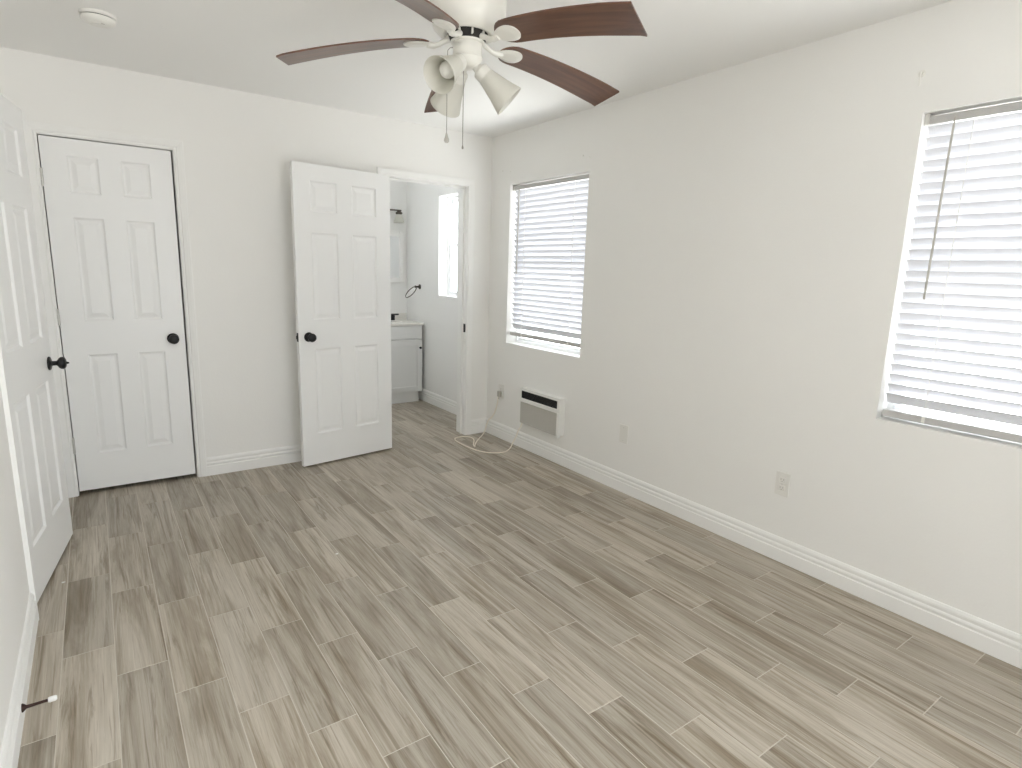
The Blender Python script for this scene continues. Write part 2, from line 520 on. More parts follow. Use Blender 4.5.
k0 = math.floor((fx0 - X0) / TWX)
k1 = math.ceil((fx1 - X0) / TWX)
for k in range(k0, k1):
    xa, xb = X0 + k * TWX + G / 2, X0 + (k + 1) * TWX - G / 2
    off = 0.57 - 0.2043 * (k % 3)
    j0 = math.floor((fy0 - off) / TLY)
    for j in range(j0, j0 + 14):
        ya, yb = off + j * TLY + G / 2, off + (j + 1) * TLY - G / 2
        col = (rng.random(), rng.random(), rng.random(), 1)
        a, b = max(xa, fx0), min(xb, fx1); c, d = max(ya, fy0), min(yb, fy1)
        if b - a > 0.006 and d - c > 0.006: tile(a, b, c, d, col)
vb = [bm.verts.new((x, y, -0.0010)) for x, y in ((fx0, fy0), (fx1, fy0), (fx1, fy1), (fx0, fy1))]
f = bm.faces.new(vb); f.material_index = 1
vb = [bm.verts.new((x, y, -0.10)) for x, y in ((fx0, fy0), (fx0, fy1), (fx1, fy1), (fx1, fy0))]
f = bm.faces.new(vb); f.material_index = 1
me = bpy.data.meshes.new('floor'); bm.to_mesh(me); bm.free()
me.materials.append(FLOORM); me.materials.append(GROUT)
fl = bpy.data.objects.new('floor', me); COL.objects.link(fl)
struct(fl, 'grey-brown wood-look plank tile floor with pale grout lines', 'floor')

# ------------------------------------------------------------------ baseboards
BPROF = [(0, 0), (0.0145, 0), (0.0145, 0.064), (0.0105, 0.068), (0.0105, 0.073), (0.0135, 0.077), (0.0140, 0.084), (0.0115, 0.090), (0.0090, 0.093), (0.0100, 0.099), (0.0115, 0.105), (0.0105, 0.113), (0.0075, 0.119), (0.0050, 0.123), (0.0, 0.124)]


def baseboard(name, a, b, nrm, label, prof=BPROF):
    """run from a to b (xy) on a wall whose room-side normal is nrm"""
    a, b, n = Vector((*a, 0)), Vector((*b, 0)), Vector((*nrm, 0))
    mb = MB()
    A = [mb.bm.verts.new(a + n * t + Vector((0, 0, z))) for t, z in prof]
    B = [mb.bm.verts.new(b + n * t + Vector((0, 0, z))) for t, z in prof]
    k = len(prof)
    for i in range(k): mb.bm.faces.new((A[i], A[(i + 1) % k], B[(i + 1) % k], B[i]))
    mb.bm.faces.new(A[::-1]); mb.bm.faces.new(B)
    return struct(mb.build(name, TRIM), label, 'baseboard')


baseboard('baseboard_right', (0, BACK), (0, D), (-1, 0), 'white moulded baseboard along the right wall under the windows')
baseboard('baseboard_far', (CX1 + 0.0575, D), (OX0 - 0.0615, D), (0, -1), 'white baseboard on the far wall between the two doorways')
baseboard('baseboard_far_corner', (OX1 + 0.0575, D), (-0.0005, D), (0, -1), 'short white baseboard between bathroom doorway and room corner')
baseboard('baseboard_left', (LW, BACK), (LW, EY0 - 0.058), (1, 0), 'white baseboard along the left wall in the near corner')
baseboard('baseboard_left_corner', (LW, EY1 + 0.058), (LW, D), (1, 0), 'short white baseboard behind the ajar entry door')
baseboard('baseboard_bathroom', (BX1, BY0 + 0.03), (BX1, BY1), (-1, 0), 'white baseboard along the bathroom wall beside the vanity')

# ------------------------------------------------------------------ casings and jambs
CPROF = [(0.004, 0.0), (0.004, 0.009), (0.010, 0.0105), (0.016, 0.0085), (0.022, 0.0115), (0.040, 0.0155), (0.052, 0.0165), (0.057, 0.0150), (0.0575, 0.0)]


def casing(mb, axis, c, sgn, u0, u1, z1):
    """three-sided mitred casing; axis of wall normal, surface at c, room side sgn"""
    pts = []
    for o, t in CPROF:
        row = [(u0 - o, 0.0), (u0 - o, z1 + o), (u1 + o, z1 + o), (u1 + o, 0.0)]
        cc = c + sgn * t
        pts.append([mb.bm.verts.new((cc, u, z) if axis == 'x' else (u, cc, z)) for u, z in row])
    n = len(pts)
    for i in range(n):
        A, B = pts[i], pts[(i + 1) % n]
        for k in range(3): mb.bm.faces.new((A[k], A[k + 1], B[k + 1], B[k]))
    for k in (0, 3): mb.bm.faces.new([p[k] for p in pts])


def jamb(mb, axis, c0, c1, u0, u1, z1, t=0.018, stop=None):
    def bx(a, b, ca, cb, za, zb):
        if axis == 'y': mb.box((a, ca, za), (b, cb, zb))
        else: mb.box((ca, a, za), (cb, b, zb))
    bx(u0 - t, u0, c0, c1, 0, z1 + t); bx(u1, u1 + t, c0, c1, 0, z1 + t); bx(u0, u1, c0, c1, z1, z1 + t)
    if stop:
        s0, s1 = stop
        bx(u0, u0 + 0.012, s0, s1, 0, z1); bx(u1 - 0.012, u1, s0, s1, 0, z1); bx(u0 + 0.012, u1 - 0.012, s0, s1, z1 - 0.012, z1)


# trim 1: closet
mb = MB(); casing(mb, 'y', D, -1, CX0, CX1, DH)
t1 = struct(mb.build('trim_1', TRIM), 'white moulded casing around the closed closet door', 'door trim')
mb = MB(); jamb(mb, 'y', D, BY0, CX0, CX1, DH); mb.build('door_jamb', TRIM, t1)
# trim 2: bathroom
mb = MB(); casing(mb, 'y', D, -1, OX0, OX1, DH)
t2 = struct(mb.build('trim_2', TRIM), 'white moulded casing around the open bathroom doorway', 'door trim')
mb = MB(); jamb(mb, 'y', D, BY0 + 0.008, OX0, OX1, DH, stop=(D + 0.046, D + 0.058)); mb.build('door_jamb', TRIM, t2)
mb = MB(); casing(mb, 'y', BY0 + 0.008, 1, OX0, OX1, DH); mb.build('inner_casing', TRIM, t2)
mb = MB().box((OX1 - 0.0022, D + 0.006, 0.885), (OX1, D + 0.036, 0.955), 0.001, 1)
mb.box((OX1 - 0.0035, D + 0.004, 0.90), (OX1 - 0.0005, D + 0.012, 0.94), 0.001, 1)
o = mb.build('strike_plate', BLACK, t2); o['label'] = 'black strike plate'
# trim 3: entry
mb = MB(); casing(mb, 'x', LW, 1, EY0, EY1, DH)
t3 = struct(mb.build('trim_3', TRIM), 'white casing around the entry doorway in the left wall', 'door trim')
mb = MB(); jamb(mb, 'x', LW - WT, LW, EY0, EY1, DH, stop=(LW - 0.058, LW - 0.046)); mb.build('door_jamb', TRIM, t3)

# ------------------------------------------------------------------ six-panel doors


def panel_door(w, h, t, stile, mull):
    """leaf from x=0 (hinge) to w; faces at y=0 and y=t"""
    mb = MB()
    p = (w - 2 * stile - mull) / 2
    xs = [0, stile, stile + p, stile + p + mull, stile + 2 * p + mull, w]
    zs = [0, 0.222, 0.822, 1.020, 1.598, 1.728, 1.926, h]
    for y, sg in ((0.0, 1), (t, -1)):
        for i in range(5):
            for j in range(7):
                a, b, c, d = xs[i], xs[i + 1], zs[j], zs[j + 1]
                if i in (1, 3) and j in (1, 3, 5):
                    loops = []
                    for ins, dep in ((0, 0), (0.003, 0.0025), (0.009, 0.0085), (0.016, 0.0095), (0.020, 0.0088), (0.040, 0.0030), (0.042, 0.0026)):
                        yy = y + sg * dep
                        loops.append([mb.bm.verts.new(q) for q in ((a + ins, yy, c + ins), (b - ins, yy, c + ins), (b - ins, yy, d - ins), (a + ins, yy, d - ins))])
                    for A, B in zip(loops, loops[1:]):
                        for k in range(4): mb.bm.faces.new((A[k], A[(k + 1) % 4], B[(k + 1) % 4], B[k]))
                    mb.bm.faces.new(loops[-1])
                else:
                    mb.quad((a, y, c), (b, y, c), (b, y, d), (a, y, d))
    for i in range(5):
        for z in (0, h): mb.quad((xs[i], 0, z), (xs[i + 1], 0, z), (xs[i + 1], t, z), (xs[i], t, z))
    for j in range(7):
        for x in (0, w): mb.quad((x, 0, zs[j]), (x, t, zs[j]), (x, t, zs[j + 1]), (x, 0, zs[j + 1]))
    return mb


KNOB = [(0.0, 0.0), (0.032, 0.0), (0.033, 0.003), (0.030, 0.007), (0.022, 0.010), (0.0125, 0.012), (0.0110, 0.018), (0.0110, 0.030),
        (0.0150, 0.035), (0.0235, 0.040), (0.0285, 0.047), (0.0295, 0.054), (0.0270, 0.061), (0.0200, 0.066), (0.0100, 0.0685), (0.0, 0.069)]


def knob(parent, x, y, z, side, button=False):
    """knob on a leaf face: axis along local -y (side=-1) or +y (side=1)"""
    M = Matrix.Translation((x, y, z)) @ Matrix.Rotation(PI / 2 if side < 0 else -PI / 2, 4, 'X')
    mb = MB().lathe(KNOB[:7], 40, M)
    o = mb.build('rose', BLACK)
    mb = MB().lathe([(0.0, 0.012)] + KNOB[6:], 40, M)
    k = mb.build('door_knob', BLACK, parent); k['label'] = 'black round door knob'
    o.parent = k
    if button:
        mb = MB().lathe([(0.0, 0.068), (0.006, 0.068), (0.0055, 0.073), (0.003, 0.079), (0.0, 0.080)], 16, M)
        mb.build('lock_button', BLACK, k)
    return k


def hinges(parent, x, y, zs):
    for z in zs:
        mb = MB()
        for q in range(3):
            M = Matrix.Translation((x, y, z - 0.045 + q * 0.0305))
            mb.lathe([(0, 0), (0.0068, 0), (0.0068, 0.029), (0, 0.029)], 14, M)
        M = Matrix.Translation((x, y, z - 0.049))
        mb.lathe([(0, 0), (0.004, 0), (0.0045, 0.004), (0, 0.004)], 10, M)
        mb.box((x - 0.0012, y + 0.005, z - 0.045), (x + 0.0012, y + 0.034, z + 0.045))
        o = mb.build('hinge', HINGE, parent); o['label'] = 'grey painted hinge'


# door 1: closet, closed (hinges left, knob right)
CW = CX1 - CX0 - 0.0155
d1 = thing('door_1', (CX0 + 0.005, D + 0.004, 0.025), 'closed white six-panel closet door in the far wall', 'door', kind='structure')
panel_door(CW, 2.015, 0.035, 0.113, 0.104).build('door_leaf', DOORP, d1, weld=1e-5)
knob(d1, CW - 0.066, 0, 0.899, -1)
hinges(d1, -0.003, -0.005, (0.285, 1.045, 1.80))
# door 2: bathroom door, swung wide open against the far wall (hinged at its right edge)
bang = math.atan2(3.992 - 4.098, -1.631 + 0.925)
d2 = thing('door_2', (-0.925, 4.098, 0.014), 'white six-panel bathroom door standing wide open against the far wall', 'door', kind='structure', rz=bang)
panel_door(0.714, 2.03, 0.035, 0.111, 0.106).build('door_leaf', DOORP, d2, weld=1e-5).location = (0, 0, 0)
# room-side face (towards the viewer) is local +y here, so shift the leaf behind it
for c in d2.children: c.location = (0, -0.035, 0)
knob(d2, 0.645, 0, 0.906, 1)
knob(d2, 0.645, -0.035, 0.906, -1)
mb = MB().box((0.7135, -0.030, 0.876), (0.7155, -0.005, 0.936), 0.0008, 1).box((0.715, -0.023, 0.892), (0.724, -0.012, 0.918), 0.002, 1)
o = mb.build('latch_plate', BLACK, d2); o['label'] = 'black latch plate'
hinges(d2, -0.006, -0.042, (0.24, 1.03, 1.80))
# door 3: entry door, ajar, hinged near the camera
eang = math.atan2(3.555 - 2.80, -2.920 + 3.033)
d3 = thing('door_3', (-3.033, 2.800, 0.013), 'white six-panel entry door ajar along the left wall', 'door', kind='structure', rz=eang)
panel_door(0.763, 2.03, 0.035, 0.112, 0.108).build('door_leaf', DOORP, d3, weld=1e-5)
# face at local y=0 looks along local -y, which is the room side (+x)
knob(d3, 0.700, 0, 0.893, -1, True)
knob(d3, 0.700, 0.035, 0.893, 1)
mb = MB().box((0.7625, 0.005, 0.863), (0.7645, 0.030, 0.923), 0.0008, 1).box((0.764, 0.012, 0.880), (0.773, 0.023, 0.906), 0.002, 1)
o = mb.build('latch_plate', BLACK, d3); o['label'] = 'black latch plate'
hinges(d3, -0.006, -0.006, (0.24, 1.03, 1.80))

# ------------------------------------------------------------------ windows


def window(name, x0, ya, yb, za, zb, label, meet=0.5):
    root = thing(name, (x0, (ya + yb) / 2, za), label, 'window', kind='structure')
    w, h = (yb - ya) / 2, zb - za
    f = 0.022
    mb = MB()
    mb.box((0.0, -w, 0), (0.055, -w + f, h)).box((0.0, w - f, 0), (0.055, w, h)).box((0.0, -w + f, 0), (0.055, w - f, f)).box((0.0, -w + f, h - f), (0.055, w - f, h))
    mb.build('window_frame', VINYL, root)
    zm = h * meet
    for nm, a, b, xo in (('lower_sash', f, zm + 0.018, 0.010), ('upper_sash', zm - 0.018, h - f, 0.032)):
        s = 0.022
        mb = MB()
        mb.box((xo, -w + f, a), (xo + 0.02, -w + f + s, b), 0.002, 1).box((xo, w - f - s, a), (xo + 0.02, w - f, b), 0.002, 1)
        mb.box((xo, -w + f + s, a), (xo + 0.02, w - f - s, a + s), 0.002, 1).box((xo, -w + f + s, b - s), (xo + 0.02, w - f - s, b), 0.002, 1)
        sa = mb.build(nm, VINYL, root)
        mb = MB().quad((xo + 0.01, -w + f + s, a + s), (xo + 0.01, w - f - s, a + s), (xo + 0.01, w - f - s, b - s), (xo + 0.01, -w + f + s, b - s))
        mb.build('pane', GLASS, sa)
    return root


window('window_1', 0.095, *WIN[0], WZ0, WZ1, 'far window beside the bathroom doorway behind a white blind')
window('window_2', 0.095, *WIN[1], WZ0, WZ1, 'near window at the right edge behind a white blind')
window('window_3', BX1 + 0.10, BWIN[0], BWIN[1], BWIN[2], BWIN[3], 'narrow uncovered window in the bathroom wall', 0.52)


def blind(name, ya, yb, zbot, label, group, wand_y, wand_len, gap=0.005):
    """inside-mounted 2-inch blind; local origin at the headrail's centre top"""
    root = thing(name, (0.055, (ya + yb) / 2, WZ1 - 0.002), label, 'blind', group)
    w = (yb - ya) / 2 - gap
    mb = MB().box((-0.028, -w, -0.040), (0.024, w, -0.009), 0.002, 1)
    mb.build('headrail', RAIL, root)
    for s in (-1, 1):
        mb = MB().box((-0.032, s * (w - 0.012), -0.042), (0.027, s * (w + 0.006), 0.0015), 0.0015, 1)
        mb.build('end_bracket', HINGE if s > 0 else RAIL, root)
    L = WZ1 - zbot
    n = 26
    top = -0.052
    pitch = (L - 0.062 - 0.038) / n
    tilt = math.radians(-60)
    mb = MB()
    hw = 0.025
    for i in range(n):
        zc = top - 0.012 - i * pitch
        # gently crowned slat; room-side edge (local -x) is the upper one
        rows = []
        for q in range(5):
            a = -1 + q * 0.5
            u, crown = a * hw, 0.0028 * (1 - a * a)
            px = u * math.cos(tilt) - crown * math.sin(tilt)
            pz = u * math.sin(tilt) + crown * math.cos(tilt)
            rows.append((px, zc + pz))
        th = 0.0022
        nx, nz = -math.sin(tilt) * th, math.cos(tilt) * th
        A = [[mb.bm.verts.new((x, y, z)) for x, z in rows] for y in (-w + 0.002, w - 0.002)]
        B = [[mb.bm.verts.new((x - nx, y, z - nz)) for x, z in rows] for y in (-w + 0.002, w - 0.002)]
        for q in range(4):
            for X in (A, B):
                f = mb.bm.faces.new((X[0][q], X[1][q], X[1][q + 1], X[0][q + 1])); f.smooth = True
            for e in (0, 1): mb.bm.faces.new((A[e][q], A[e][q + 1], B[e][q + 1], B[e][q]))
        for q in (0, 4): mb.bm.faces.new((A[0][q], A[1][q], B[1][q], B[0][q]))
    mb.build('slats', SLAT, root)
    mb = MB().box((-0.026, -w + 0.003, -L), (0.026, w - 0.003, -L + 0.030), 0.004, 2)
    mb.build('bottom_rail', RAIL, root)
    for y in (-w + 0.16, w - 0.16):
        mb = MB()
        for xo in (-0.027, 0.027):
            mb.tube([(xo, y, -0.036), (xo, y, -L + 0.018)], 0.0011, 6)
        for i in range(n):
            zc = top - 0.012 - i * pitch
            mb.tube([(-0.0275, y, zc - 0.019), (-0.0290, y + 0.002, zc - 0.012), (-0.0275, y, zc - 0.005)], 0.0016, 6)
        mb.box((-0.031, y - 0.006, -L + 0.004), (-0.0255, y + 0.006, -L + 0.028), 0.001, 1)
        mb.build('ladder_cord', PLASTIC, root)
    mb = MB().tube([(-0.036, wand_y, -0.030), (-0.0375, wand_y, -0.06), (-0.0385, wand_y + 0.004, -0.06 - wand_len)], [0.003, 0.0042, 0.0046], 8)
    mb.tube([(-0.028, wand_y, -0.025), (-0.036, wand_y, -0.028), (-0.036, wand_y, -0.036)], 0.0018, 6)
    mb.build('tilt_wand', GREYP, root)
    return root


blind('window_blind', *WIN[0], 0.885, 'white slatted blind in the far window, rail hanging above the sill', 'window blinds', 0.355, 0.62)
blind('window_blind', *WIN[1], 0.835, 'white slatted blind in the near window, rail resting at the sill', 'window blinds', 0.345, 0.66)

# ------------------------------------------------------------------ ceiling fan
FX, FY = -1.592, 1.905
fan = thing('ceiling_fan', (FX, FY, H), 'white ceiling fan with five walnut blades and three glass light shades', 'ceiling fan')


def zz(z): return z - H


mb = MB().lathe([(0, zz(2.446)), (0.105, zz(2.446)), (0.118, zz(2.440)), (0.124, zz(2.405)), (0.128, zz(2.345)), (0.135, zz(2.335)), (0.135, zz(2.322)), (0.131, zz(2.316)), (0.131, zz(2.268)),
                 (0.128, zz(2.240)), (0.118, zz(2.214)), (0.102, zz(2.198)), (0.090, zz(2.193)), (0.084, zz(2.194)), (0.080, zz(2.200)), (0.0, zz(2.200))], 56)
mb.build('motor_housing', FANW, fan)
# rotor with dark vents, between housing and switch cup
mb = MB().lathe([(0, zz(2.199)), (0.070, zz(2.199)), (0.060, zz(2.174)), (0, zz(2.172))], 40)
rot = mb.build('rotor', DARK, fan); rot['label'] = 'dark vented rotor'
mb = MB()
for q in range(10):
    M = Matrix.Rotation(q * 2 * PI / 10, 4, 'Z')
    mb.obox(M, (0.056, -0.003, zz(2.198)), (0.074, 0.003, zz(2.180)), 0.001, 1)
mb.lathe([(0.050, zz(2.175)), (0.060, zz(2.175)), (0.058, zz(2.170)), (0.0, zz(2.170))], 40)
mb.build('rotor_fins', FANW, rot)
mb = MB().lathe([(0, zz(2.172)), (0.047, zz(2.172)), (0.0505, zz(2.168)), (0.0505, zz(2.128)), (0.053, zz(2.126)), (0.053, zz(2.121)), (0.050, zz(2.118)), (0.047, zz(2.108)),
                 (0.036, zz(2.096)), (0.020, zz(2.090)), (0.0, zz(2.088))], 44)
cup = mb.build('switch_housing', FANW, fan)

A0 = -1.283
Z_ROOT, Z_TIP, R0, R1 = 2.170, 2.103, 0.132, 0.66


def bz(r):
    t = max(0.0, (r - R0) / (R1 - R0))
    return Z_ROOT + (Z_TIP - Z_ROOT) * t ** 1.7 - H


def outline(r):
    # half widths (minus side, plus side)
    t = (r - R0) / (R1 - R0)
    base = 0.050 + 0.016 * min(1, t * 1.2)
    if t < 0.12:
        q = 1 - t / 0.12
        base *= math.sqrt(max(0.0, 1 - q ** 2.2))
    return base


PITCHES = (17, 12, 12, 7, 12)     # the old blades are a little warped, each sits at its own pitch
for k in range(5):
    a = A0 + k * 2 * PI / 5
    TP = math.tan(math.radians(PITCHES[k]))
    # blade built along local x, rotated about the hub
    mb = MB()
    rs = [R0 + 0.0005, R0 + 0.003, R0 + 0.008, R0 + 0.016, R0 + 0.028, R0 + 0.045, R0 + 0.063] + [R0 + 0.063 + (R1 - R0 - 0.063) * i / 14 for i in range(1, 15)]
    th = 0.0055
    T, Bm = [], []
    for r in rs:
        hw = max(0.001, outline(r))
        rowt, rowb = [], []
        for s in (-1, -0.5, 0, 0.5, 1):
            x = r - (0.012 * (s * 0.5 + 0.5) if r > R1 - 0.001 else 0)
            y = s * hw
            z = bz(r) - y * TP
            rowt.append(mb.bm.verts.new((x, y, z + th))); rowb.append(mb.bm.verts.new((x, y, z)))
        T.append(rowt); Bm.append(rowb)
    for i in range(len(rs) - 1):
        for q in range(4):
            for X in (T, Bm):
                f = mb.bm.faces.new((X[i][q], X[i + 1][q], X[i + 1][q + 1], X[i][q + 1])); f.smooth = True
        for q in (0, 4): mb.bm.faces.new((T[i][q], T[i + 1][q], Bm[i + 1][q], Bm[i][q]))
    for i in (0, len(rs) - 1):
        for q in range(4): mb.bm.faces.new((T[i][q], T[i][q + 1], Bm[i][q + 1], Bm[i][q]))
    bl = mb.build('blade', BLADE, fan, rot=(0, 0, a))
    # blade iron: arm + oval medallion under the blade root
    mb = MB()
    pts = [(0.062, 0, zz(2.182)), (0.078, 0.002, zz(2.176)), (0.098, 0.002, zz(2.166)), (0.118, 0, zz(2.161)), (0.140, 0, bz(0.14) - 0.004)]
    mb.tube(pts, [0.010, 0.0085, 0.008, 0.010, 0.012], 10)
    ov, oz = [], []
    for i in range(28):
        p = 2 * PI * i / 28
        cx = math.cos(p)
        x = 0.174 + 0.050 * cx
        y = 0.034 * math.sin(p) * (1.0 + 0.22 * cx)
        ov.append((x, y))
    for lvl, (sc, dz) in enumerate(((1.0, -0.0005), (1.0, -0.004), (0.90, -0.0065), (0.55, -0.0085))):
        oz.append([mb.bm.verts.new((0.174 + (x - 0.174) * sc, y * sc, bz(x) - y * sc * TP + dz)) for x, y in ov])
    for A, B in zip(oz, oz[1:]):
        for i in range(28):
            f = mb.bm.faces.new((A[i], A[(i + 1) % 28], B[(i + 1) % 28], B[i])); f.smooth = True
    mb.bm.faces.new(oz[0]); mb.bm.faces.new(oz[-1][::-1])
    mb.build('blade_bracket', FANW, fan, rot=(0, 0, a))

# light kit: three frosted bells on short arms
SHADE_AZ = [math.radians(-29), math.radians(91), math.radians(-153)]
for a, eld in zip(SHADE_AZ, (42, 41, 32)):
    el_ = math.radians(eld)
    ax = Vector((math.cos(a) * math.cos(el_), math.sin(a) * math.cos(el_), -math.sin(el_)))
    p0 = Vector((0, 0, zz(2.128))) + ax * 0.046
    M = Matrix.Translation(p0) @ ax.to_track_quat('Z', 'X').to_matrix().to_4x4()
    mb = MB().lathe([(0, -0.01), (0.017, -0.01), (0.018, 0.006), (0.027, 0.012), (0.0295, 0.018), (0.0295, 0.046), (0.027, 0.048), (0.0, 0.048)], 32, M)
    fit = mb.build('shade_holder', FANW, fan)
    prof_o = [(0.024, 0.040), (0.0290, 0.0405), (0.0310, 0.046), (0.0335, 0.058), (0.0385, 0.080), (0.0445, 0.105), (0.0510, 0.128), (0.0565, 0.146), (0.0590, 0.155)]
    prof_i = [(r - 0.0028, z) for r, z in prof_o[::-1]]
    mb = MB().lathe(prof_o + [(0.0580, 0.157)] + prof_i, 44, M)
    sh = mb.build('glass_shade', SHADE, fan); sh['label'] = 'frosted bell glass shade'
    mb = MB().lathe([(0, 0.046), (0.012, 0.046), (0.013, 0.062), (0.020, 0.074), (0.0265, 0.088), (0.0275, 0.098), (0.024, 0.110), (0.014, 0.118), (0, 0.120)], 24, M)
    mb.build('bulb', PLASTIC, fan)
# pull chains
v = Vector((math.cos(math.radians(149)), math.sin(math.radians(149)), 0))
mb = MB().tube([(v.x * 0.050, v.y * 0.050, zz(2.155)), (v.x * 0.060, v.y * 0.060, zz(2.154)), (v.x * 0.068, v.y * 0.068, zz(2.146)), (v.x * 0.070, v.y * 0.070, zz(2.12)), (v.x * 0.070, v.y * 0.070, zz(1.875))], 0.0013, 6)
pc = mb.build('pull_chain', CHAIN, fan)
M = Matrix.Translation((v.x * 0.070, v.y * 0.070, zz(1.843)))
mb = MB().lathe([(0, 0), (0.006, 0.001), (0.0092, 0.006), (0.0090, 0.012), (0.0055, 0.022), (0.0025, 0.033), (0, 0.034)], 20, M)
o = mb.build('pull_bob', GREYP, pc); o['label'] = 'grey teardrop pull'
v = Vector((math.cos(math.radians(-150)), math.sin(math.radians(-150)), 0))
mb = MB().tube([(v.x * 0.022, v.y * 0.022, zz(2.110)), (v.x * 0.026, v.y * 0.026, zz(2.09)), (v.x * 0.026, v.y * 0.026, zz(1.832))], 0.0014, 6)
mb.tube([(v.x * 0.018, v.y * 0.018, zz(2.112)), (v.x * 0.026, v.y * 0.026, zz(2.104)), (v.x * 0.026, v.y * 0.026, zz(2.085))], 0.003, 8)
pc = mb.build('pull_chain', CHAIN, fan)
M = Matrix.Translation((v.x * 0.026, v.y * 0.026, zz(1.820)))
mb = MB().lathe([(0, 0), (0.003, 0.001), (0.0034, 0.006), (0.002, 0.013), (0, 0.014)], 12, M)
mb.build('pull_bob', CHAIN, pc)

# ------------------------------------------------------------------ smoke detector
sd = thing('smoke_detector', (-2.606, 3.352, H), 'round white smoke detector on the ceiling above the closet door', 'smoke detector')
mb = MB().lathe([(0, 0), (0.069, 0), (0.069, -0.010), (0.066, -0.013), (0.0, -0.013)], 48); mb.build('mounting_base', PLASTIC, sd)
mb = MB().lathe([(0.0, -0.012), (0.060, -0.012), (0.060, -0.017), (0.0, -0.017)], 48); mb.build('vent_gap', DARK, sd)
mb = MB().lathe([(0, -0.0165), (0.065, -0.0165), (0.066, -0.020), (0.062, -0.029), (0.050, -0.037), (0.034, -0.041), (0.030, -0.040), (0.028, -0.043), (0, -0.0435)], 48)
cv = mb.build('cover', PLASTIC, sd)
mb = MB().lathe([(0, -0.0425), (0.010, -0.0425), (0.0095, -0.046), (0, -0.0465)], 20, Matrix.Translation((0.012, -0.02, 0.004))); mb.build('test_button', GREYP, cv)

# ------------------------------------------------------------------ wall heater
HY0, HY1, HZ0, HZ1, HDP = 3.125, 3.610, 0.213, 0.508, 0.062
ht = thing('wall_heater', (0, (HY0 + HY1) / 2, HZ0), 'white wall heater with black louver low on the right wall', 'heater')
w, h = (HY1 - HY0) / 2, HZ1 - HZ0
mb = MB().box((-HDP + 0.016, -w + 0.004, 0.012), (0.0, w - 0.004, h - 0.004), 0.004, 2)
mb.build('body', HEATW, ht)
mb = MB()
mb.box((-HDP, -w, h - 0.022), (-HDP + 0.02, w, h), 0.003, 2)          # above the louver
mb.box((-HDP, -w, h - 0.112), (-HDP + 0.02, w, h - 0.080), 0.003, 2)  # below the louver
mb.box((-HDP, -w, h - 0.081), (-HDP + 0.02, -w + 0.024, h - 0.021)).box((-HDP, w - 0.024, h - 0.081), (-HDP + 0.02, w, h - 0.021))
mb.build('front_cover', HEATW, ht)
mb = MB().box((-HDP + 0.002, -w + 0.024, h - 0.080), (-HDP + 0.017, w - 0.024, h - 0.022)); lv = mb.build('louver', BLACK, ht); lv['label'] = 'black louver opening'
mb = MB()
for i in range(5):
    z = h - 0.030 - i * 0.0105
    mb.box((-HDP + 0.0005, -w + 0.026, z - 0.0012), (-HDP + 0.004, w - 0.026, z + 0.0012))
mb.build('louver_fins', BLACK, lv)
mb = MB().box((-HDP + 0.008, -w + 0.022, 0.010), (-HDP + 0.017, w - 0.002, h - 0.114), 0.002, 1); o = mb.build('intake_panel', INTAKE, ht); o['label'] = 'grey lower intake panel'
mb = MB().box((-HDP - 0.004, -w, 0.0), (-HDP + 0.018, -w + 0.022, h - 0.108), 0.003, 2); mb.build('side_rail', HEATW, ht)

# ------------------------------------------------------------------ outlets


def outlet(y, z, label, duplex=True):
    root = thing('wall_outlet', (0, y, z), label, 'wall outlet', 'outlet plates on the right wall')
    mb = MB().box((-0.006, -0.036, -0.060), (0, 0.036, 0.060), 0.0025, 2); pl = mb.build('cover_plate', PLASTIC, root)
    if duplex:
        for s in (-1, 1):
            mb = MB().box((-0.0085, -0.017, s * 0.0205 - 0.0145), (-0.004, 0.017, s * 0.0205 + 0.0145), 0.004, 2)
            rc = mb.build('receptacle', PLASTIC, root)
            mb = MB()
            for yy in (-0.0065, 0.0065): mb.box((-0.0088, yy - 0.0012, s * 0.0205 - 0.001), (-0.0078, yy + 0.0012, s * 0.0205 + 0.008))
            mb.lathe([(0, 0), (0.0026, 0), (0.0026, 0.001), (0, 0.001)], 12, Matrix.Translation((-0.0078, 0, s * 0.0205 - 0.007)) @ Matrix.Rotation(-PI / 2, 4, 'Y'))
            mb.build('slots', GREYP, rc)
    for s in ((0,) if duplex else (-1, 1)):
        mb = MB().lathe([(0, 0), (0.0035, 0), (0.003, 0.0012), (0, 0.0014)], 12, Matrix.Translation((-0.006, 0, s * 0.042)) @ Matrix.Rotation(-PI / 2, 4, 'Y'))
        mb.build('screw', HINGE, root)
    return root


outlet(2.542, 0.387, 'blank white wall plate, between the heater and the duplex outlet', False)
outlet(1.459, 0.400, 'white duplex outlet low on the right wall nearest the near window')
outlet(3.952, 0.405, 'white outlet plate by the corner with a plug in it')

# ------------------------------------------------------------------ power cord: plug in the corner outlet, loop on the floor, up to the heater


def spline(pts, n=10):
    pts = [Vector(p) for p in pts]
    out = []
    P = [pts[0] * 2 - pts[1]] + pts + [pts[-1] * 2 - pts[-2]]
    for i in range(1, len(P) - 2):
        a, b, c, d = P[i - 1], P[i], P[i + 1], P[i + 2]
        for k in range(n):
            t = k / n
            out.append(0.5 * ((2 * b) + (c - a) * t + (2 * a - 5 * b + 4 * c - d) * t * t + (3 * b - a - 3 * c + d) * t ** 3))
    out.append(pts[-1])
    return out


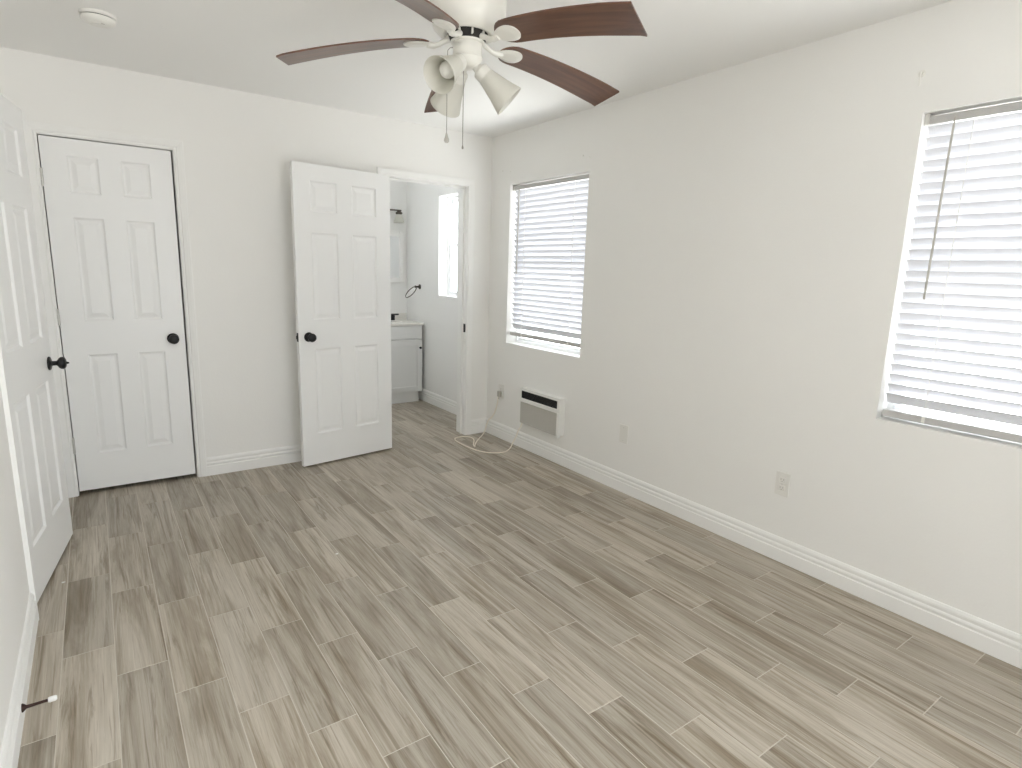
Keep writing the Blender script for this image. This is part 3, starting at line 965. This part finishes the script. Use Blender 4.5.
CR = 0.0048
pc = thing('power_cord', (-0.2, 3.95, 0.0), 'cream power cord looping over the floor from corner outlet to heater', 'cord')
LO = Vector((0.2, -3.95, 0))
path = [(-0.030, 3.952, 0.372), (-0.030, 3.958, 0.340), (-0.024, 3.985, 0.27), (-0.020, 4.025, 0.20), (-0.021, 4.07, 0.150), (-0.024, 4.10, 0.128), (-0.030, 4.118, 0.09), (-0.055, 4.115, 0.025),
        (-0.10, 4.08, CR), (-0.17, 4.015, CR), (-0.240, 3.945, CR), (-0.300, 3.875, CR), (-0.330, 3.83, CR), (-0.315, 3.875, CR + 0.001), (-0.255, 3.965, CR + 0.004),
        (-0.225, 4.035, CR + 0.001), (-0.235, 4.10, CR), (-0.285, 4.125, CR), (-0.345, 4.115, CR), (-0.376, 4.065, CR), (-0.385, 3.98, CR), (-0.383, 3.85, CR), (-0.368, 3.74, CR), (-0.330, 3.655, CR),
        (-0.270, 3.605, CR), (-0.200, 3.595, CR), (-0.130, 3.635, CR), (-0.070, 3.69, 0.006), (-0.040, 3.71, 0.030), (-0.026, 3.69, 0.08), (-0.024, 3.665, 0.135), (-0.026, 3.625, 0.190), (-0.030, 3.600, 0.228)]
mb = MB().tube([p + LO for p in spline(path, 8)], CR, 8)
mb.build('cable', CORD, pc)
mb = MB().box((-0.036, -0.016, -0.024), (-0.0086, 0.016, 0.026), 0.006, 2)
mb.lathe([(0.0065, 0), (0.0055, -0.014), (0.0048, -0.026), (0.0, -0.026)], 14, Matrix.Translation((-0.026, 0, -0.018)))
o = mb.build('plug', GREYP, pc, loc=Vector((0, 3.952, 0.384)) + LO); o['label'] = 'grey plug'

# ------------------------------------------------------------------ door stop on the left baseboard
ds = thing('door_stop', (LW + 0.014, 2.11, 0.05), 'dark bronze door stop with white tip on the left baseboard', 'door stop')
Mx = Matrix.Rotation(PI / 2, 4, 'Y')
mb = MB().lathe([(0, 0), (0.013, 0), (0.013, 0.003), (0.009, 0.008), (0.0055, 0.012), (0.0048, 0.03), (0.0044, 0.066), (0.0, 0.066)], 20, Mx); mb.build('rod', BRONZE, ds)
mb = MB().lathe([(0, 0.064), (0.0075, 0.064), (0.0085, 0.068), (0.0085, 0.082), (0.006, 0.086), (0, 0.0865)], 20, Mx); o = mb.build('rubber_tip', RUBBER, ds); o['label'] = 'white rubber tip'

# ------------------------------------------------------------------ little bits: chips on the floor, anchors over the windows


def chip(x, y, s, label):
    mb = MB()
    r = random.Random(int(x * 1000))
    pts = [((0.7 + 0.5 * r.random()) * s * math.cos(2 * PI * i / 7), (0.5 + 0.4 * r.random()) * s * math.sin(2 * PI * i / 7)) for i in range(7)]
    mb.prism(pts, s * 0.35)
    tag(mb.build('paint_chip', RUBBER, loc=(x, y, 0.0002)), label, 'debris')


chip(-2.945, 3.030, 0.007, 'tiny white chip on the grout line by the ajar entry door')
chip(-1.853, 2.660, 0.008, 'tiny white chip lying alone mid-floor on the planks')


def anchor(y, z, size, label, hook=False):
    root = thing('wall_anchor', (0, y, z), label, 'wall anchor', 'old curtain anchors above the windows')
    Mx = Matrix.Rotation(-PI / 2, 4, 'Y')
    mb = MB().lathe([(0, 0), (size, 0), (size, 0.001), (size * 0.7, 0.0028), (size * 0.45, 0.0028), (size * 0.4, 0.0012), (0, 0.0012)], 18, Mx); mb.build('flange', PLASTIC, root)
    if hook:
        mb = MB().tube([(-0.001, 0, 0.004), (-0.010, 0, 0.003), (-0.013, 0, -0.004), (-0.010, 0.001, -0.030), (-0.006, 0.001, -0.045)], 0.0028, 8); mb.build('hook', PLASTIC, root)
    else:
        mb = MB().lathe([(0, 0), (size * 0.4, 0), (size * 0.4, 0.0016), (0, 0.0016)], 12, Mx); mb.build('screw_hole', GREYP, root)


anchor(1.110, 2.208, 0.014, 'white plastic hook on the wall above the near window', True)
anchor(4.015, 2.172, 0.007, 'leftmost white screw anchor above the far window, nearest the corner')
anchor(3.911, 2.157, 0.005, 'small grey screw hole above the far window upper left corner')
anchor(3.071, 2.164, 0.007, 'white screw anchor above the far window just left of its right edge')
anchor(3.007, 2.146, 0.005, 'small grey screw hole above the far window upper right corner')

# ------------------------------------------------------------------ bathroom furniture
VX0, VX1, VY = -0.572, 0.042, 5.500
va = thing('vanity_cabinet', ((VX0 + VX1) / 2, VY, 0), 'white shaker bathroom vanity cabinet against the back wall', 'cabinet')
hw = (VX1 - VX0) / 2
mb = MB().box((-hw, 0.018, 0.108), (hw, 0.440, 0.815))
mb.build('body', VAN, va)
mb = MB().box((-hw + 0.004, 0.030, 0.0), (hw - 0.030, 0.44, 0.108)); mb.build('toe_kick', VAN, va)
mb = MB().box((-hw + 0.002, 0.0, 0.678), (hw - 0.002, 0.018, 0.812), 0.002, 1); mb.build('drawer_front', VAN, va)
# shaker door: frame and recessed panel
x0, x1, z0, z1, st = -hw + 0.002, hw - 0.002, 0.116, 0.666, 0.058
mb = MB()
mb.box((x0, 0, z0), (x0 + st, 0.018, z1), 0.0012, 1).box((x1 - st, 0, z0), (x1, 0.018, z1), 0.0012, 1)
mb.box((x0 + st, 0, z0), (x1 - st, 0.018, z0 + st), 0.0012, 1).box((x0 + st, 0, z1 - st), (x1 - st, 0.018, z1), 0.0012, 1)
mb.box((x0 + st, 0.009, z0 + st), (x1 - st, 0.015, z1 - st))
cd = mb.build('cabinet_door', VAN, va)
mb = MB().lathe([(0, 0), (0.006, 0), (0.005, 0.012), (0.011, 0.017), (0.013, 0.022), (0.010, 0.027), (0, 0.028)], 20, Matrix.Translation((x1 - 0.028, 0, z1 - 0.085)) @ Matrix.Rotation(PI / 2, 4, 'X'))
o = mb.build('knob', BLACK, cd); o['label'] = 'black cabinet knob'
vt = thing('countertop', ((VX0 + VX1) / 2, VY, 0.815), 'cream stone vanity top with a low backsplash', 'countertop')
mb = MB().box((-hw - 0.012, -0.012, 0), (hw + 0.012, 0.450, 0.026), 0.004, 2)
# shallow oval basin lip
mb.lathe([(0.17, 0.026), (0.165, 0.030), (0.155, 0.026), (0.14, 0.0265)], 40, Matrix.Translation((0, 0.20, 0)), sy=0.72)
mb.build('top', STONE, vt)
mb = MB().box((-hw - 0.012, 0.432, 0.026), (hw + 0.030, 0.450, 0.092), 0.003, 2); mb.build('backsplash', STONE, vt)
fc = thing('faucet', ((VX0 + VX1) / 2, 5.86, 0.8412), 'black widespread faucet on the vanity top', 'faucet')
mb = MB().lathe([(0, 0), (0.026, 0), (0.026, 0.006), (0.014, 0.012), (0.013, 0.10), (0, 0.10)], 20).tube(spline([(0, 0, 0.09), (0, -0.01, 0.12), (0, -0.05, 0.135), (0, -0.10, 0.12), (0, -0.115, 0.10)]), 0.012, 12)
mb.build('spout', BLACK, fc)
for s in (-1, 1):
    Mt = Matrix.Translation((s * 0.135, 0, 0))
    mb = MB().lathe([(0, 0), (0.026, 0), (0.026, 0.006), (0.024, 0.010), (0.023, 0.050), (0.024, 0.062), (0, 0.064)], 20, Mt)
    mb.obox(Mt, (-0.012 if s > 0 else -0.060, -0.012, 0.052), (0.068 if s > 0 else 0.012, 0.012, 0.068), 0.004, 2)
    mb.build('handle', BLACK, fc)

mc = thing('medicine_cabinet', (-0.285, BY1, 1.235), 'white framed mirror cabinet on the bathroom back wall', 'mirror')
mw = 0.315
mb = MB().box((-mw + 0.01, -0.022, 0.006), (mw - 0.01, 0, 0.534)); mb.build('body', MFRAME, mc)
mb = MB()
fz1, fr = 0.540, 0.052
for a, b, c, d in ((-mw, -mw + fr, 0, fz1), (mw - fr, mw, 0, fz1), (-mw + fr, mw - fr, 0, fr), (-mw + fr, mw - fr, fz1 - fr, fz1)):
    mb.box((a, -0.040, c), (b, -0.022, d), 0.003, 2)
df = mb.build('door_frame', MFRAME, mc)
mb = MB().box((-mw + fr, -0.030, fr), (mw - fr, -0.024, fz1 - fr)); mb.build('mirror', MIRROR, df)

wl = thing('vanity_light', (-0.285, BY1, 1.985), 'dark metal vanity light bar above the bathroom mirror', 'wall light')
mb = MB().lathe([(0, 0), (0.055, 0), (0.055, 0.012), (0.045, 0.018), (0, 0.018)], 32, Matrix.Rotation(PI / 2, 4, 'X')); mb.build('backplate', BNICKEL, wl)
mb = MB().tube([(0, -0.015, 0), (0, -0.06, 0.0)], 0.009, 10).tube([(-0.275, -0.06, 0.0), (0.275, -0.06, 0.0)], 0.0085, 10); mb.build('bar', BNICKEL, wl)
for x in (-0.25, 0.0, 0.25):
    mb = MB().lathe([(0, 0.0), (0.018, 0.0), (0.022, -0.008), (0.034, -0.016), (0.036, -0.028), (0.030, -0.034), (0.024, -0.046), (0, -0.046)], 24, Matrix.Translation((x, -0.06, -0.004)))
    so = mb.build('socket', BNICKEL, wl)
    po = [(0.028, -0.036), (0.034, -0.050), (0.046, -0.085), (0.054, -0.120)]
    mb = MB().lathe(po + [(r - 0.002, z) for r, z in po[::-1]], 28, Matrix.Translation((x, -0.06, -0.004)))
    mb.build('glass_shade', SHADE, so)

tr = thing('towel_ring', (BX1, 5.632, 1.205), 'black towel ring on the bathroom wall beside the window', 'towel ring')
Mx = Matrix.Rotation(-PI / 2, 4, 'Y')
mb = MB().lathe([(0, 0), (0.026, 0), (0.026, 0.006), (0.020, 0.012), (0.010, 0.015), (0.009, 0.045), (0.013, 0.050), (0.013, 0.058), (0, 0.060)], 24, Mx); mb.build('rose', BNICKEL, tr)
ex = Vector((-0.66, 0.12, -0.74)).normalized(); ey = Vector((0.1, 1, 0.1)); ey = (ey - ex * ey.dot(ex)).normalized()
c = Vector((-0.05, 0, 0)) + ex * 0.075
mb = MB().tube([c + (ex * math.cos(2 * PI * i / 40) + ey * math.sin(2 * PI * i / 40)) * 0.075 for i in range(40)], 0.0048, 8, closed=True); mb.build('ring', BNICKEL, tr)
